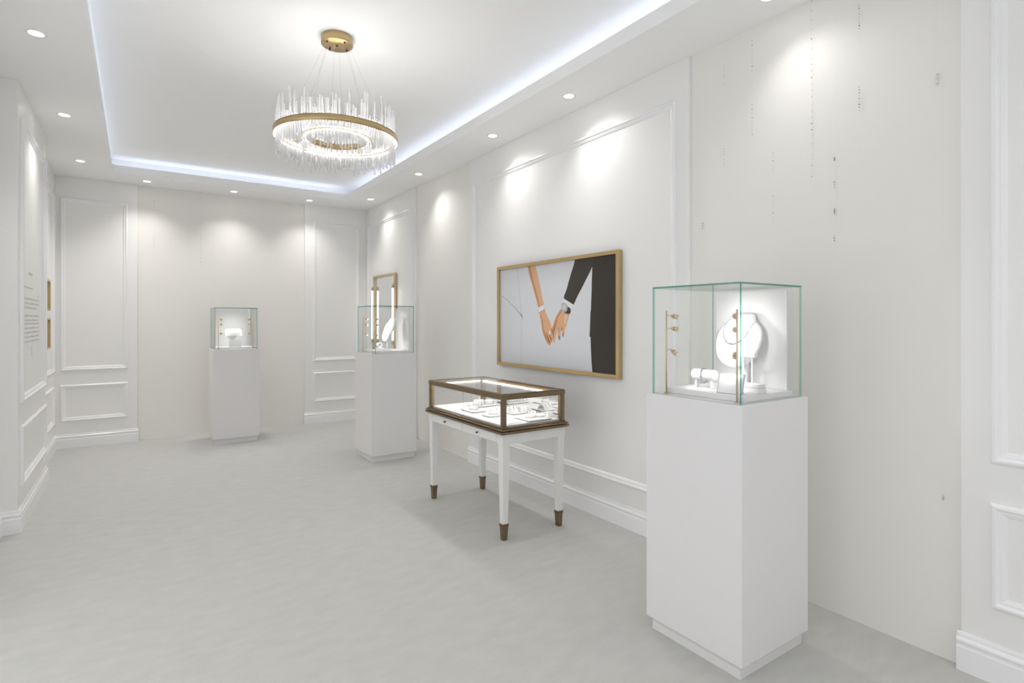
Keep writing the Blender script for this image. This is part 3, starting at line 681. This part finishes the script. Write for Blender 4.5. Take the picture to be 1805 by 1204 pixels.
strand(XS, 1.493, [(3.09, 2.85, 6), (2.80, 2.60, 7), (2.56, 2.40, 6), (2.36, 2.192, 4)], .0034, 'longest crystal strand on the near textile field', big=True)
strand(XS, 1.267, [(2.963, 2.852, 9), (2.572, 2.461, 9)], .0036, 'crystal strand of two beaded lengths right of the longest one')
strand(XS, 1.701, [(2.385, 2.28, 6), (2.129, 1.971, 8)], .0026, 'crystal strand hanging just left of the longest one')
strand(XS, 1.381, [(2.26, 2.25, 2), (2.14, 2.115, 3), (2.005, 1.985, 3), (1.875, 1.850, 3)], .0042, 'crystal strand with four dark crystal clusters')
strand(XS, 2.156, [(2.047, 2.016, 3)], .0045, 'three white crystals nearest the panelled pier edge', True)
strand(XS, 0.954, [(2.517, 2.477, 3)], .0060, 'three large white crystals high near the right hand pier', True)
strand(XS, 0.963-.03, [(0.702, 0.685, 3)], .0030, 'lowest crystal strand beside the right hand pier')
YS = 8.119
strand(0.686, YS, [(3.09, 2.366, 16), (2.308, 2.148, 4)], .0040, 'long crystal strand on the far wall left of the far pedestal', big=True)
strand(0.182, YS, [(2.93, 2.839, 6), (2.469, 2.357, 7)], .0036, 'crystal strand nearest the left end of the far wall')
strand(1.161, YS, [(2.989, 2.845, 4), (2.627, 2.544, 4)], .0036, 'faint crystal strand on the far wall above the far pedestal')
strand(1.861, YS, [(1.879, 1.736, 6)], .0034, 'low crystal strand near the right end of the far wall')

# ------------------------------------------------------------------ chandelier
CH = thing('chandelier', 'round brass ring chandelier with hanging crystal rods below the ceiling tray', 'chandelier', (1.085, 3.635, 3.30))
part_label(MB().lathe([(.0001, 0), (.098, 0), (.100, -.002), (.100, -.050), (.097, -.053), (.0001, -.053)], n=48).build('ceiling_canopy', 'brass', CH), 'round brass ceiling canopy')
b = MB()
for i in range(4):
    a_ = R(20+90*i); b.cyl((.078*math.cos(a_), .078*math.sin(a_), -.053), (.078*math.cos(a_), .078*math.sin(a_), -.062), .006, n=8)
b.cyl((0, 0, -.053), (0, 0, -.060), .007, n=10); b.build('canopy_screws', 'darkmetal', CH)
zu, zt_ = 2.625-3.30, 2.664-3.30
def band(Rr, name):
    k = .0025
    return MB().lathe([(Rr, zu), (Rr, zt_), (Rr-k, zt_), (Rr-k, zu)], n=96, close=True).build(name, 'brass', CH)
RO, RI = .388, .192
bo = band(RO, 'outer_ring'); bi = band(RI, 'inner_ring')
# carrier plates, LED strips and the added ceiling uplights sit inside the bands
MB().lathe([(RO-.004, zu+.010), (RO-.004, zu+.014), (RO-.036, zu+.014), (RO-.036, zu+.010)], n=96, close=True).build('carrier', 'brass', bo)
MB().lathe([(RI+.034, zu+.010), (RI+.034, zu+.014), (RI+.001, zu+.014), (RI+.001, zu+.010)], n=96, close=True).build('carrier', 'brass', bi)
MB().lathe([(RO-.005, zu+.003), (RO-.005, zu+.008), (RO-.009, zu+.008), (RO-.009, zu+.003)], n=96, close=True).build('led_strip', 'led_ring', bo)
MB().lathe([(RI+.007, zu+.003), (RI+.007, zu+.008), (RI+.003, zu+.008), (RI+.003, zu+.003)], n=96, close=True).build('led_strip', 'led_ring', bi)
MB().lathe([(RO-.022, zu+.016), (RO-.022, zu+.020), (RO-.028, zu+.020), (RO-.028, zu+.016)], n=96, close=True).build('added_uplight_strip', 'added_uplight', bo)  # hidden uplight, added to lift the ceiling brightness
MB().lathe([(RI+.028, zu+.016), (RI+.028, zu+.020), (RI+.022, zu+.020), (RI+.022, zu+.016)], n=96, close=True).build('added_uplight_strip', 'added_uplight', bi)
for i in range(4):
    a_ = R(45+90*i); u = Vector((math.cos(a_), math.sin(a_), 0)); p = Vector((-u.y, u.x, 0))*.006
    q0, q1 = u*(RI), u*(RO-.003); vv = []
    for z in (zu+.015, zu+.022): vv += [tuple(q0-p+Vector((0,0,z))), tuple(q1-p+Vector((0,0,z))), tuple(q1+p+Vector((0,0,z))), tuple(q0+p+Vector((0,0,z)))]
    MB()._add(vv, [(0,3,2,1),(4,5,6,7),(0,1,5,4),(1,2,6,5),(2,3,7,6),(3,0,4,7)]).build('spoke', 'brass', CH)
for i in range(4):
    for Rr, off, rc in ((RO-.002, 30, .085), (RI+.001, 62, .07)):
        a_ = R(off+90*i); a2 = R(off+90*i)
        MB().cyl((rc*math.cos(a_), rc*math.sin(a_), -.052), (Rr*math.cos(a2), Rr*math.sin(a2), zt_-.002), .0009, n=6, caps=False).build('wire', 'silver', CH)
rods = []
for k in range(8):
    ln = .14 + .024*k
    me = MB().lathe([(.0001, -ln), (.0045, -ln), (.0062, -ln+.004), (.0062, -.004), (.0045, 0), (.0001, 0)], n=10)
    o = me.build('crystal_rod', 'crystal', CH); rods.append(o)
first = [True]*8; rr = random.Random(11)
def rod(a_, Rr, up):
    k = rr.randrange(8); ln = .14 + .024*k
    top = zt_ + up if up else 0
    if first[k]: o = rods[k]; first[k] = False
    else: o = rods[k].copy(); col.objects.link(o)
    below = rr.uniform(.055, .145)
    z = max(zu - below + ln, zt_ + .004)
    o.location = (Rr*math.cos(a_), Rr*math.sin(a_), z)
NO, NI = 124, 62
for i in range(NO): rod(2*math.pi*i/NO, RO-.021, 0)
for i in range(NO//2): rod(2*math.pi*(i+.25)/(NO//2), RO-.034, 0)
for i in range(NI): rod(2*math.pi*i/NI, RI+.019, 0)
